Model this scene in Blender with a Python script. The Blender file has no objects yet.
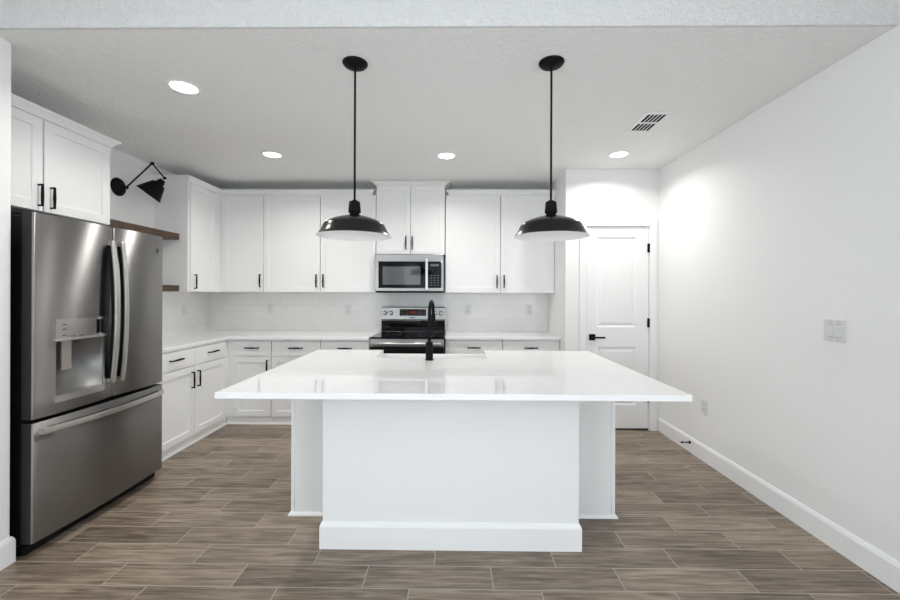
import bpy, bmesh, math, random
from mathutils import Vector, Matrix
C = bpy.context.scene
COL = C.collection
random.seed(4)

# ------------------------------------------------------------------ camera, world, light, exposure
F_PX, YAW, ROLL, PX, PY, CAM_H = 400.0, 0.0108, 0.0036, 450.0, 293.6, 1.366
cam_d = bpy.data.cameras.new('camera')
cam_d.sensor_width = 36.0
cam_d.lens = F_PX / 900 * 36.0
cam_d.shift_x = (450 - PX) / 900
cam_d.shift_y = (PY - 300) / 900
cam_d.clip_start = 0.02
cam = bpy.data.objects.new('camera', cam_d)
COL.objects.link(cam)
cam.matrix_world = (Matrix.Translation((0, 0, CAM_H)) @ Matrix.Rotation(YAW, 4, 'Z')
                    @ Matrix.Rotation(math.pi / 2, 4, 'X') @ Matrix.Rotation(ROLL, 4, 'Z'))
C.camera = cam

C.view_settings.view_transform = 'Standard'
C.view_settings.look = 'None'
C.view_settings.gamma = 1.0
C.view_settings.use_curve_mapping = False
C.view_settings.exposure = 0.27
C.cycles.max_bounces = 14
C.cycles.diffuse_bounces = 9
C.cycles.glossy_bounces = 6
C.cycles.sample_clamp_indirect = 6.0

world = bpy.data.worlds.new('sky')
C.world = world
world.use_nodes = True
bg = world.node_tree.nodes['Background']
bg.inputs[0].default_value = (0.80, 0.90, 1.0, 1)
bg.inputs[1].default_value = 2.0

def area(name, loc, rot, sx, sy, power, col=(1, 1, 1)):
    d = bpy.data.lights.new(name, 'AREA')
    d.shape = 'RECTANGLE'; d.size = sx; d.size_y = sy
    d.energy = power; d.color = col
    o = bpy.data.objects.new(name, d); COL.objects.link(o)
    o.location = loc; o.rotation_euler = rot
    return o
# daylight outside the big sliding door of the living room behind the camera
REAR_POWER, SIDE_POWER = 3, 84
DAY = (0.86, 0.94, 1.0)
area('daylight_sliding_door', (-0.1, -4.75, 1.3), (math.radians(90), 0, 0), 3.4, 2.4, REAR_POWER, DAY)
# fill daylight outside two added side windows, unseen behind the camera
area('added_fill_left', (-2.45, -1.6, 1.5), (math.radians(90), 0, math.radians(-90)), 2.4, 1.6, SIDE_POWER, DAY)
area('added_fill_right', (2.27, -1.6, 1.5), (math.radians(90), 0, math.radians(90)), 2.4, 1.6, SIDE_POWER, DAY)
CAN_POWER = 7.2
LIVING_POWER = 2
CAN_SPREAD = 150
CAN_COL = (1.0, 0.965, 0.92)

# ------------------------------------------------------------------ materials
def mat(name, col=(.8, .8, .8), rough=.5, metal=0.0, spec=.5, coat=0.0):
    m = bpy.data.materials.new(name); m.use_nodes = True
    b = m.node_tree.nodes['Principled BSDF']
    b.inputs['Base Color'].default_value = (*col, 1)
    b.inputs['Roughness'].default_value = rough
    b.inputs['Metallic'].default_value = metal
    b.inputs['Specular IOR Level'].default_value = spec
    b.inputs['Coat Weight'].default_value = coat
    return m
def N(m, t, **kw):
    n = m.node_tree.nodes.new(t)
    for k, v in kw.items(): setattr(n, k, v)
    return n
def L(m, a, b): m.node_tree.links.new(a, b)
def bsdf(m): return m.node_tree.nodes['Principled BSDF']
def pos(m): return N(m, 'ShaderNodeNewGeometry').outputs['Position']
def add_bump(m, scale, dist, strength=1.0, detail=3.0, lo=0.0, hi=1.0, stretch=(1, 1, 1)):
    mp = N(m, 'ShaderNodeMapping'); mp.inputs['Scale'].default_value = stretch
    L(m, pos(m), mp.inputs[0])
    n = N(m, 'ShaderNodeTexNoise'); n.inputs['Scale'].default_value = scale; n.inputs['Detail'].default_value = detail
    L(m, mp.outputs[0], n.inputs['Vector'])
    r = N(m, 'ShaderNodeMapRange'); r.inputs['From Min'].default_value = lo; r.inputs['From Max'].default_value = hi
    L(m, n.outputs['Fac'], r.inputs['Value'])
    b = N(m, 'ShaderNodeBump'); b.inputs['Strength'].default_value = strength; b.inputs['Distance'].default_value = dist
    L(m, r.outputs[0], b.inputs['Height']); L(m, b.outputs[0], bsdf(m).inputs['Normal'])
def vary(m, c1, c2, scale, detail=3.0):
    n = N(m, 'ShaderNodeTexNoise'); n.inputs['Scale'].default_value = scale; n.inputs['Detail'].default_value = detail
    L(m, pos(m), n.inputs['Vector'])
    mx = N(m, 'ShaderNodeMix', data_type='RGBA')
    mx.inputs[6].default_value = (*c1, 1); mx.inputs[7].default_value = (*c2, 1)
    L(m, n.outputs['Fac'], mx.inputs[0]); L(m, mx.outputs[2], bsdf(m).inputs['Base Color'])

M = {}
M['wall'] = mat('wall_paint', (.78, .78, .775), .6, spec=.3)
vary(M['wall'], (.83, .83, .825), (.85, .85, .845), 1.5)
add_bump(M['wall'], 90, .0012, .35)
M['ceiling'] = mat('ceiling_texture', (.92, .92, .915), .85, spec=.1)
add_bump(M['ceiling'], 60, .007, .72, 4, .42, .62)
M['header'] = mat('header_texture_dimmed', (.74, .74, .735), .8, spec=.2)  # ceiling texture again, colour darkened to offset the strong light on this face
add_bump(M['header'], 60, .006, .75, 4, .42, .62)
M['trim'] = mat('trim_paint', (.86, .86, .86), .35)
vary(M['trim'], (.85, .85, .85), (.87, .87, .87), 3)
M['cabinet'] = mat('cabinet_paint', (.83, .83, .825), .38)
vary(M['cabinet'], (.85, .85, .845), (.87, .87, .865), 2)
M['quartz'] = mat('white_quartz', (.88, .88, .88), .018)
vary(M['quartz'], (.86, .86, .86), (.90, .90, .90), 6, 6)
M['black'] = mat('matte_black_metal', (.006, .006, .006), .5, 0.0, .10)
vary(M['black'], (.005, .005, .005), (.008, .008, .008), 30)
M['gloss_black'] = mat('black_enamel', (.006, .006, .006), .2, 0, .3)
vary(M['gloss_black'], (.005, .005, .005), (.008, .008, .008), 8)
M['enamel_white'] = mat('white_enamel', (.86, .86, .86), .35)
M['bulb'] = mat('frosted_glass', (.9, .9, .88), .25)
M['glass_black'] = mat('black_glass', (.004, .004, .0045), .05, spec=.18)
M['glass_window'] = mat('dark_oven_glass', (.075, .08, .085), .06, spec=.8)
M['fireclay'] = mat('white_fireclay', (.86, .86, .855), .12)
M['plastic'] = mat('white_plastic', (.70, .70, .695), .35)
M['slot'] = mat('dark_slot', (.08, .08, .08), .6)
M['vent_dark'] = mat('vent_dark', (.008, .008, .008), .95, spec=.05)
M['rubber'] = mat('black_rubber', (.01, .01, .01), .7)
M['fridge_side'] = mat('black_fridge_side', (.006, .006, .0065), .5, spec=.2)
M['panel_grey'] = mat('grey_panel', (.30, .30, .30), .25, .8)
M['door_edge'] = mat('grey_door_edge', (.032, .031, .030), .4, .2, spec=.3)
M['icon'] = mat('icon_print', (.03, .03, .03), .5)
M['paddle'] = mat('pale_paddle', (.42, .39, .35), .35, .4)

def steel(name, col, rough, aniso, axis, tang):
    m = mat(name, col, rough, 1.0)
    b = bsdf(m)
    b.inputs['Anisotropic'].default_value = aniso
    # fine horizontal brushing
    mp = N(m, 'ShaderNodeMapping'); mp.inputs['Scale'].default_value = (4, 4, 120) if axis != 'Z' else (900, 900, 4)
    L(m, pos(m), mp.inputs[0])
    n = N(m, 'ShaderNodeTexNoise'); n.inputs['Scale'].default_value = 1.0; n.inputs['Detail'].default_value = 2
    L(m, mp.outputs[0], n.inputs['Vector'])
    r = N(m, 'ShaderNodeMapRange'); r.inputs['To Min'].default_value = rough * .97; r.inputs['To Max'].default_value = rough * 1.03
    L(m, n.outputs['Fac'], r.inputs['Value']); L(m, r.outputs[0], b.inputs['Roughness'])
    t = N(m, 'ShaderNodeCombineXYZ')
    v = {'X': (1, 0, 0), 'Y': (0, 1, 0), 'Z': (0, 0, 1)}[tang]
    for i in range(3): t.inputs[i].default_value = v[i]
    L(m, t.outputs[0], b.inputs['Tangent'])
    return m
M['steel_y'] = steel('brushed_steel_fridge', (.31, .302, .294), .36, 1.0, 'Y', 'Z')
M['steel_x'] = steel('brushed_steel_range', (.36, .355, .348), .30, .3, 'X', 'Z')
M['steel_handle'] = mat('satin_steel_handle', (.66, .65, .63), .30, 1.0)
vary(M['steel_handle'], (.64, .63, .61), (.68, .67, .65), 20)

def emit(name, col, s):
    m = bpy.data.materials.new(name); m.use_nodes = True
    nt = m.node_tree; nt.nodes.clear()
    e = nt.nodes.new('ShaderNodeEmission'); o = nt.nodes.new('ShaderNodeOutputMaterial')
    e.inputs[0].default_value = (*col, 1); e.inputs[1].default_value = s
    nt.links.new(e.outputs[0], o.inputs[0]); return m
M['lamp'] = emit('lit_lens', (1, .98, .95), 7.0)
M['led'] = emit('red_clock_digits', (1, .08, .04), .45)

def pane_mat():
    m = bpy.data.materials.new('window_glass'); m.use_nodes = True
    nt = m.node_tree; nt.nodes.clear()
    o = nt.nodes.new('ShaderNodeOutputMaterial'); mx = nt.nodes.new('ShaderNodeMixShader')
    t = nt.nodes.new('ShaderNodeBsdfTransparent'); g = nt.nodes.new('ShaderNodeBsdfGlossy')
    g.inputs['Roughness'].default_value = .02; mx.inputs[0].default_value = .06
    nt.links.new(t.outputs[0], mx.inputs[1]); nt.links.new(g.outputs[0], mx.inputs[2]); nt.links.new(mx.outputs[0], o.inputs[0])
    return m
M['pane'] = pane_mat()

def wood_plank_floor():
    m = mat('wood_look_tile', (.2, .15, .12), .38)
    W, LEN, Y0, X0, G = 0.1561, 0.610, 1.8479, -1.90, 0.0042
    def math_(op, a, b=None, c=None):
        n = N(m, 'ShaderNodeMath', operation=op)
        for i, v in enumerate((a, b, c)):
            if v is None: continue
            if isinstance(v, (int, float)): n.inputs[i].default_value = v
            else: L(m, v, n.inputs[i])
        return n.outputs[0]
    s = N(m, 'ShaderNodeSeparateXYZ'); L(m, pos(m), s.inputs[0])
    yy = math_('DIVIDE', math_('SUBTRACT', s.outputs[1], Y0), W)
    row = math_('FLOOR', yy); fy = math_('SUBTRACT', yy, row)
    # row 1 joints at X0; nearer rows step to the right
    wob = N(m, 'ShaderNodeTexWhiteNoise', noise_dimensions='1D'); L(m, row, wob.inputs['W'])
    sh = math_('ADD', math_('MULTIPLY', math_('SUBTRACT', row, 1.0), -0.41), math_('MULTIPLY', math_('SUBTRACT', wob.outputs['Value'], .5), .12))
    xx = math_('SUBTRACT', math_('DIVIDE', math_('SUBTRACT', s.outputs[0], X0), LEN), sh)
    colm = math_('FLOOR', xx); fx = math_('SUBTRACT', xx, colm)
    dx = math_('MULTIPLY', math_('MINIMUM', fx, math_('SUBTRACT', 1.0, fx)), LEN)
    dy = math_('MULTIPLY', math_('MINIMUM', fy, math_('SUBTRACT', 1.0, fy)), W)
    d = math_('MINIMUM', dx, dy)
    g = N(m, 'ShaderNodeMapRange'); g.inputs['From Min'].default_value = G * .35; g.inputs['From Max'].default_value = G * .75
    L(m, d, g.inputs['Value'])
    grout = g.outputs[0]                                   # 0 in grout, 1 on tile
    cv = N(m, 'ShaderNodeCombineXYZ'); L(m, row, cv.inputs[0]); L(m, colm, cv.inputs[1])
    wn = N(m, 'ShaderNodeTexWhiteNoise', noise_dimensions='2D'); L(m, cv.outputs[0], wn.inputs['Vector'])
    # grain: each plank samples its own bit of wood
    off = N(m, 'ShaderNodeVectorMath', operation='SCALE'); L(m, wn.outputs['Color'], off.inputs[0]); off.inputs['Scale'].default_value = 17.0
    ps = N(m, 'ShaderNodeVectorMath', operation='ADD'); L(m, pos(m), ps.inputs[0]); L(m, off.outputs[0], ps.inputs[1])
    def noise(scale, detail, stretch, dist=0.0):
        mp = N(m, 'ShaderNodeMapping'); mp.inputs['Scale'].default_value = stretch; L(m, ps.outputs[0], mp.inputs[0])
        n = N(m, 'ShaderNodeTexNoise'); n.inputs['Scale'].default_value = scale; n.inputs['Detail'].default_value = detail
        n.inputs['Distortion'].default_value = dist; L(m, mp.outputs[0], n.inputs['Vector']); return n.outputs['Fac']
    fine = noise(1.0, 6, (4.5, 75, 1)); mid = noise(1.0, 5, (2.2, 22, 1), 1.2); blot = noise(1.0, 3, (5, 11, 1), .6)
    mx = N(m, 'ShaderNodeValToRGB')
    e = mx.color_ramp.elements
    e[0].position = .30; e[0].color = (.086, .064, .044, 1); e[1].position = .70; e[1].color = (.37, .295, .226, 1)
    k = e.new(.5); k.color = (.205, .158, .118, 1)
    t = math_('ADD', math_('ADD', math_('MULTIPLY', fine, .66), math_('MULTIPLY', mid, .42)), math_('MULTIPLY', blot, .20))
    t = math_('ADD', t, math_('MULTIPLY', math_('SUBTRACT', wn.outputs['Value'], .5), .17))
    mpk = N(m, 'ShaderNodeMapping'); mpk.inputs['Scale'].default_value = (2.6, 9.0, 1); L(m, ps.outputs[0], mpk.inputs[0])
    vk = N(m, 'ShaderNodeTexVoronoi'); vk.inputs['Scale'].default_value = 1.0; L(m, mpk.outputs[0], vk.inputs['Vector'])
    kn = N(m, 'ShaderNodeMapRange'); kn.inputs['From Min'].default_value = .05; kn.inputs['From Max'].default_value = .22
    kn.inputs['To Min'].default_value = .22; kn.inputs['To Max'].default_value = 0.0; L(m, vk.outputs['Distance'], kn.inputs['Value'])
    sc = N(m, 'ShaderNodeSeparateColor'); L(m, vk.outputs['Color'], sc.inputs[0])
    t = math_('SUBTRACT', t, math_('MULTIPLY', kn.outputs[0], math_('GREATER_THAN', sc.outputs[0], .62)))   # a few knots
    t = math_('SUBTRACT', t, .13)
    L(m, t, mx.inputs[0])
    mg = N(m, 'ShaderNodeMix', data_type='RGBA'); mg.inputs[6].default_value = (.42, .37, .315, 1)
    L(m, grout, mg.inputs[0]); L(m, mx.outputs[0], mg.inputs[7]); L(m, mg.outputs[2], bsdf(m).inputs['Base Color'])
    hb = math_('ADD', math_('MULTIPLY', grout, .8), math_('MULTIPLY', fine, .25))
    b = N(m, 'ShaderNodeBump'); b.inputs['Strength'].default_value = .35; b.inputs['Distance'].default_value = .002
    L(m, hb, b.inputs['Height']); L(m, b.outputs[0], bsdf(m).inputs['Normal'])
    return m
M['floor'] = wood_plank_floor()

def subway(name, axis):
    m = mat(name, (.80, .79, .78), .16)
    s = N(m, 'ShaderNodeSeparateXYZ'); L(m, pos(m), s.inputs[0])
    c = N(m, 'ShaderNodeCombineXYZ'); L(m, s.outputs[axis], c.inputs[0])
    ad = N(m, 'ShaderNodeMath', operation='ADD'); ad.inputs[1].default_value = -0.914; L(m, s.outputs[2], ad.inputs[0]); L(m, ad.outputs[0], c.inputs[1])
    b = N(m, 'ShaderNodeTexBrick'); L(m, c.outputs[0], b.inputs['Vector'])
    b.offset = .5; b.offset_frequency = 2
    b.inputs['Scale'].default_value = 1.0; b.inputs['Brick Width'].default_value = .1545; b.inputs['Row Height'].default_value = .078
    b.inputs['Mortar Size'].default_value = .0011; b.inputs['Mortar Smooth'].default_value = .2
    b.inputs['Color1'].default_value = (.80, .79, .775, 1); b.inputs['Color2'].default_value = (.83, .82, .805, 1); b.inputs['Mortar'].default_value = (.69, .68, .665, 1)
    L(m, b.outputs['Color'], bsdf(m).inputs['Base Color'])
    inv = N(m, 'ShaderNodeMath', operation='SUBTRACT'); inv.inputs[0].default_value = 1.0; L(m, b.outputs['Fac'], inv.inputs[1])
    bp = N(m, 'ShaderNodeBump'); bp.inputs['Strength'].default_value = .3; bp.inputs['Distance'].default_value = .0015
    L(m, inv.outputs[0], bp.inputs['Height']); L(m, bp.outputs[0], bsdf(m).inputs['Normal'])
    return m
M['subway_x'] = subway('subway_tile_back', 0)
M['subway_y'] = subway('subway_tile_side', 1)

def shelf_wood():
    m = mat('walnut_shelf', (.13, .08, .05), .5)
    mp = N(m, 'ShaderNodeMapping'); mp.inputs['Scale'].default_value = (30, 3, 45); L(m, pos(m), mp.inputs[0])
    n = N(m, 'ShaderNodeTexNoise'); n.inputs['Scale'].default_value = 1.5; n.inputs['Detail'].default_value = 6; n.inputs['Distortion'].default_value = .8
    L(m, mp.outputs[0], n.inputs['Vector'])
    r = N(m, 'ShaderNodeValToRGB'); e = r.color_ramp.elements
    e[0].position = .3; e[0].color = (.030, .016, .009, 1); e[1].position = .7; e[1].color = (.115, .066, .037, 1)
    L(m, n.outputs['Fac'], r.inputs[0]); L(m, r.outputs[0], bsdf(m).inputs['Base Color'])
    return m
M['shelf'] = shelf_wood()

# ------------------------------------------------------------------ mesh builder
class B:
    """collects shapes in one bmesh"""
    def __init__(s): s.bm = bmesh.new()
    def _tag(s, verts, mi, smooth=False):
        fs = {f for v in verts for f in v.link_faces}
        for f in fs:
            f.material_index = mi; f.smooth = smooth
    def box(s, x0, x1, y0, y1, z0, z1, bev=0.0, mi=0, seg=2):
        x0, x1 = sorted((x0, x1)); y0, y1 = sorted((y0, y1)); z0, z1 = sorted((z0, z1))
        r = bmesh.ops.create_cube(s.bm, size=1.0)['verts']
        for v in r:
            v.co = Vector(((x0 + x1) / 2 + v.co.x * (x1 - x0), (y0 + y1) / 2 + v.co.y * (y1 - y0), (z0 + z1) / 2 + v.co.z * (z1 - z0)))
        s._tag(r, mi)
        if bev > 0:
            bev = min(bev, .45 * min(x1 - x0, y1 - y0, z1 - z0))
            es = list({e for v in r for e in v.link_edges})
            bmesh.ops.bevel(s.bm, geom=es, offset=bev, segments=seg, profile=.5, affect='EDGES', material=-1)
        return s
    def prism(s, poly, a0, a1, axis='Z', mi=0, bev=0.0):
        """poly of 2-D points extruded along an axis: Z (x,y), X (y,z), Y (x,z)"""
        def P(u, v, w): return {'Z': (u, v, w), 'X': (w, u, v), 'Y': (u, w, v)}[axis]
        lo = [s.bm.verts.new(P(u, v, a0)) for u, v in poly]; hi = [s.bm.verts.new(P(u, v, a1)) for u, v in poly]
        n = len(poly); fs = [s.bm.faces.new(lo), s.bm.faces.new(hi)]
        for i in range(n): fs.append(s.bm.faces.new((lo[i], lo[(i + 1) % n], hi[(i + 1) % n], hi[i])))
        for f in fs: f.material_index = mi
        bmesh.ops.recalc_face_normals(s.bm, faces=fs)
        if bev > 0:
            es = list({e for f in fs for e in f.edges})
            bmesh.ops.bevel(s.bm, geom=es, offset=bev, segments=2, profile=.5, affect='EDGES', material=-1)
        return s
    def lathe(s, prof, origin=(0, 0, 0), axis=(0, 0, 1), n=48, mi=0, smooth=True, cap0=False, cap1=False):
        ax = Vector(axis).normalized(); q = Vector((0, 0, 1)).rotation_difference(ax); o = Vector(origin)
        rings = []
        for r, z in prof:
            rings.append([s.bm.verts.new(o + q @ Vector((r * math.cos(2 * math.pi * i / n), r * math.sin(2 * math.pi * i / n), z))) for i in range(n)])
        fs = []
        for a, b in zip(rings, rings[1:]):
            for i in range(n): fs.append(s.bm.faces.new((a[i], a[(i + 1) % n], b[(i + 1) % n], b[i])))
        if cap0: fs.append(s.bm.faces.new(rings[0][::-1]))
        if cap1: fs.append(s.bm.faces.new(rings[-1]))
        for f in fs: f.material_index = mi; f.smooth = smooth
        return s
    def cyl(s, p0, p1, r, n=24, mi=0, r1=None):
        p0, p1 = Vector(p0), Vector(p1); h = (p1 - p0).length; r1 = r if r1 is None else r1
        e = min(.0015, r * .2, h * .2)
        return s.lathe([(r - e, 0), (r, e), (r1, h - e), (r1 - e, h)], p0, p1 - p0, n, mi, True, True, True)
    def tube(s, pts, r, n=16, mi=0):
        pts = [Vector(p) for p in pts]; rr = r if isinstance(r, (list, tuple)) else [r] * len(pts)
        rings = []; prev = None
        for i, p in enumerate(pts):
            t = (pts[min(i + 1, len(pts) - 1)] - pts[max(i - 1, 0)]).normalized()
            if prev is None:
                u = t.cross(Vector((0, 0, 1)));  u = u if u.length > 1e-3 else t.cross(Vector((1, 0, 0)))
            else: u = prev - t * prev.dot(t)
            u.normalize(); prev = u; w = t.cross(u)
            rings.append([s.bm.verts.new(p + (u * math.cos(2 * math.pi * k / n) + w * math.sin(2 * math.pi * k / n)) * rr[i]) for k in range(n)])
        fs = []
        for a, b in zip(rings, rings[1:]):
            for k in range(n): fs.append(s.bm.faces.new((a[k], a[(k + 1) % n], b[(k + 1) % n], b[k])))
        fs += [s.bm.faces.new(rings[0][::-1]), s.bm.faces.new(rings[-1])]
        for f in fs: f.material_index = mi; f.smooth = True
        return s
    def sweep(s, path, prof, closed_prof=True, mi=0):
        """profile (outward d, height z) along a plan path; outward is to the RIGHT of travel; mitred"""
        pts = [Vector(p[:2]) for p in path]; n = len(pts); rings = []
        def nr(a, b): t = (b - a).normalized(); return Vector((t.y, -t.x))
        for i, p in enumerate(pts):
            if i == 0: m = nr(pts[0], pts[1])
            elif i == n - 1: m = nr(pts[-2], pts[-1])
            else:
                a, b = nr(pts[i - 1], p), nr(p, pts[i + 1]); m = (a + b) / (1 + a.dot(b))
            rings.append([s.bm.verts.new((p.x + m.x * d, p.y + m.y * d, z)) for d, z in prof])
        fs = []; k = len(prof)
        for a, b in zip(rings, rings[1:]):
            for j in range(k): fs.append(s.bm.faces.new((a[j], a[(j + 1) % k], b[(j + 1) % k], b[j])))
        fs += [s.bm.faces.new(rings[0][::-1]), s.bm.faces.new(rings[-1])]
        for f in fs: f.material_index = mi
        bmesh.ops.recalc_face_normals(s.bm, faces=fs)
        return s
    def mesh(s, name, mats, shift=None):
        if shift is not None: bmesh.ops.translate(s.bm, verts=s.bm.verts, vec=shift)
        me = bpy.data.meshes.new(name); s.bm.to_mesh(me); s.bm.free()
        for m in (mats if isinstance(mats, (list, tuple)) else [mats]): me.materials.append(M[m] if isinstance(m, str) else m)
        return me

ORIGIN = {}
def tag(o, label=None, cat=None, group=None, kind=None):
    if label: o['label'] = label
    if cat: o['category'] = cat
    if group: o['group'] = group
    if kind: o['kind'] = kind
    return o
def thing(name, label, cat, loc=(0, 0, 0), group=None, rotz=0.0):
    o = bpy.data.objects.new(name, None); COL.objects.link(o)
    o.empty_display_size = .1
    o.location = loc; o.rotation_euler = (0, 0, rotz)
    ORIGIN[o] = Vector(loc)
    return tag(o, label, cat, group)
def part(name, b, mats, parent=None, smooth=None, local=False):
    """links the shapes of b as one mesh; world-space coordinates unless local"""
    sh = None if (parent is None or local) else -ORIGIN.get(parent, Vector())
    me = b.mesh(name, mats, sh)
    o = bpy.data.objects.new(name, me); COL.objects.link(o)
    if parent is not None:
        o.parent = parent; ORIGIN[o] = ORIGIN.get(parent, Vector())
    if smooth is not None:
        me.shade_smooth(); me.set_sharp_from_angle(angle=math.radians(smooth))
    return o
def struct(name, b, mats, label=None):
    o = part(name, b, mats); o['kind'] = 'structure'
    if label: o['label'] = label
    return o
def copy_tree(o, parent=None):
    c = o.copy(); COL.objects.link(c)
    if parent is not None: c.parent = parent
    for ch in list(o.children): copy_tree(ch, c)
    return c
def recolour(o, label):
    o['label'] = label; return o

# ------------------------------------------------------------------ key dimensions (metres)
HC = 2.62                    # kitchen ceiling
HL = 3.05                    # living room ceiling
XA, YB_, XR = -2.97, 4.79, 2.056   # alcove wall, back wall, right wall
XL, YL = -2.2325, 1.99       # living room left wall and where it ends
YH = 1.8765                  # where the ceiling steps
YP, XP = 4.03, 1.116         # pantry wall
YR = -4.6                    # rear wall of the living room
DX0, DX1, DZ = 1.33, 1.948, 2.042  # pantry door

XAC, YBC, XPC = XA + .0013, YB_ - .0013, XP - .0013   # a hair of room behind what hangs on the walls

# ------------------------------------------------------------------ room shell
struct('floor', B().box(-3.1, XR + .12, YR - .12, YB_ + .12, -.1, 0), 'floor')
struct('ceiling', B().box(-3.1, XR + .12, YH + .015, YB_ + .12, HC, HC + .12), 'ceiling')
struct('wall_header', B().box(-3.1, XR + .12, YH, YH + .015, HC, HL), 'header')
struct('ceiling_living', B().box(-3.1, XR + .12, YR - .12, YH + .12, HL, HL + .12), 'ceiling')
struct('wall_left', B().box(XA - .12, XA, YL - .12, YB_ + .12, 0, HC), 'wall')
struct('wall_back', B().box(XA, XP + .12, YB_, YB_ + .12, 0, HC), 'wall')
WY0, WY1, WZ0, WZ1 = -2.7, -.5, .75, 2.25      # unseen side windows, added to let fill daylight in
b = B().box(XL - .12, XL, WY1, YL, 0, HC, .004)
b.box(XL - .12, XL, YR, WY0, 0, HC).box(XL - .12, XL, WY0, WY1, 0, WZ0).box(XL - .12, XL, WY0, WY1, WZ1, HC)
b.box(XL - .12, XL, YR, YH, HC, HL)
b.box(XA, XL - .12, YL - .12, YL, 0, HC)
struct('wall_living_left', b, 'wall')
b = B().box(XR, XR + .12, WY1, YB_ + .12, 0, HL).box(XR, XR + .12, YR, WY0, 0, HL)
struct('wall_right', b.box(XR, XR + .12, WY0, WY1, 0, WZ0).box(XR, XR + .12, WY0, WY1, WZ1, HL), 'wall')
b = B().box(XP, XP + .10, YP + .10, YB_, 0, HC)
b.box(XP, DX0 - .02, YP, YP + .10, 0, HC)
b.box(DX1 + .02, XR, YP, YP + .10, 0, HC)
b.box(DX0 - .02, DX1 + .02, YP, YP + .10, DZ + .02, HC)
struct('wall_pantry', b, 'wall')
b = B().box(XL - .12, -1.75, YR - .12, YR, 0, HL).box(1.55, XR, YR - .12, YR, 0, HL).box(-1.75, 1.55, YR - .12, YR, 2.42, HL)
struct('wall_rear', b, 'wall')
w = bpy.data.objects.new('window_1', None); COL.objects.link(w); w.location = (-.1, YR, 0); ORIGIN[w] = Vector(w.location); w['kind'] = 'structure'
b = B()
for x0, x1 in ((-1.75, -1.69), (1.49, 1.55), (-.67, -.60), (.45, .52)): b.box(x0, x1, YR - .1, YR - .02, 0, 2.42)
b.box(-1.75, 1.55, YR - .1, YR - .02, 2.36, 2.42).box(-1.75, 1.55, YR - .1, YR - .02, 0, .05)
part('window_frame', b, 'trim', w)
part('pane', B().box(-1.69, 1.49, YR - .065, YR - .055, .05, 2.36), 'pane', w)

for nm, xw in (('added_window_left', XL - .06), ('added_window_right', XR + .06)):  # added windows, put in for side light
    w = bpy.data.objects.new(nm, None); COL.objects.link(w); w.location = (xw, (WY0 + WY1) / 2, WZ0); ORIGIN[w] = Vector(w.location); w['kind'] = 'structure'
    b = B()
    for y0, y1 in ((WY0, WY0 + .05), (WY1 - .05, WY1), (-1.63, -1.57)): b.box(xw - .03, xw + .03, y0, y1, WZ0, WZ1)
    b.box(xw - .03, xw + .03, WY0, WY1, WZ0, WZ0 + .05).box(xw - .03, xw + .03, WY0, WY1, WZ1 - .05, WZ1)
    part('window_frame', b, 'trim', w)
    part('pane', B().box(xw - .005, xw + .005, WY0 + .05, WY1 - .05, WZ0 + .05, WZ1 - .05), 'pane', w)

BASE = [(0, 0), (.014, 0), (.014, .112), (.010, .124), (.005, .134), (0, .135)]
struct('baseboard_right', B().sweep([(XR, YP - .001), (XR, YR)], BASE), 'trim')
struct('baseboard_living_left', B().sweep([(XL, YR), (XL, YL), (XL - .55, YL)], BASE), 'trim')
struct('baseboard_pantry', B().sweep([(XP, YP), (DX0 - .075, YP)], BASE), 'trim')

# pantry door, casing and hinges
cas = B()
cas.box(DX0 - .075, DX0 - .008, YP - .017, YP, 0, DZ + .075, .003)
cas.box(DX1 + .008, DX1 + .075, YP - .017, YP, 0, DZ + .075, .003)
cas.box(DX0 - .008, DX1 + .008, YP - .017, YP, DZ + .008, DZ + .075, .003)
cas.box(DX0 - .02, DX0 - .004, YP, YP + .1, 0, DZ + .02).box(DX1 + .004, DX1 + .02, YP, YP + .1, 0, DZ + .02).box(DX0 - .02, DX1 + .02, YP, YP + .1, DZ + .004, DZ + .02)
struct('trim_1', cas, 'trim')

dr = bpy.data.objects.new('door_1', None); COL.objects.link(dr); dr.location = ((DX0 + DX1) / 2, YP, 0); ORIGIN[dr] = Vector(dr.location); dr['kind'] = 'structure'
b = B()
yf = YP + .006
P1 = (1.437, 1.826, 1.035, 1.94); P2 = (1.437, 1.826, .255, .838)
b.box(DX0, P1[0], yf, yf + .035, .019, DZ, .002).box(P1[1], DX1, yf, yf + .035, .019, DZ, .002)
for z0, z1 in ((.019, P2[2]), (P2[3], P1[2]), (P1[3], DZ)): b.box(P1[0] - .001, P1[1] + .001, yf, yf + .035, z0, z1, .001)
for (x0, x1, z0, z1) in (P1, P2):                # moulded panel: sloping sticking down to a raised field
    def ring(i, y): return [(x0 + i, y, z0 + i), (x1 - i, y, z0 + i), (x1 - i, y, z1 - i), (x0 + i, y, z1 - i)]
    rs = [[b.bm.verts.new(p) for p in ring(i, y)] for i, y in ((0, yf), (.014, yf + .012), (.024, yf + .012), (.046, yf + .003))]
    for a, c in zip(rs, rs[1:]):
        for k in range(4): b.bm.faces.new((a[k], a[(k + 1) % 4], c[(k + 1) % 4], c[k]))
    b.bm.faces.new(rs[-1])
part('door_slab', b, 'trim', dr)
part('door_gap_shade', B().box(DX0 + .002, DX1 - .002, YP + .004, YP + .038, .003, .0188), 'rubber', dr)  # black strip in the gap under the door, standing for its shade
b = B()
b.box(1.355, 1.417, yf - .009, yf, .902, .964, .002)
b.cyl((1.386, yf - .006, .933), (1.386, yf - .052, .933), .011)
b.box(1.378, 1.500, yf - .060, yf - .044, .926, .942, .003)
tag(part('door_handle', b, 'black', dr), 'matte black lever on a square plate')
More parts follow.
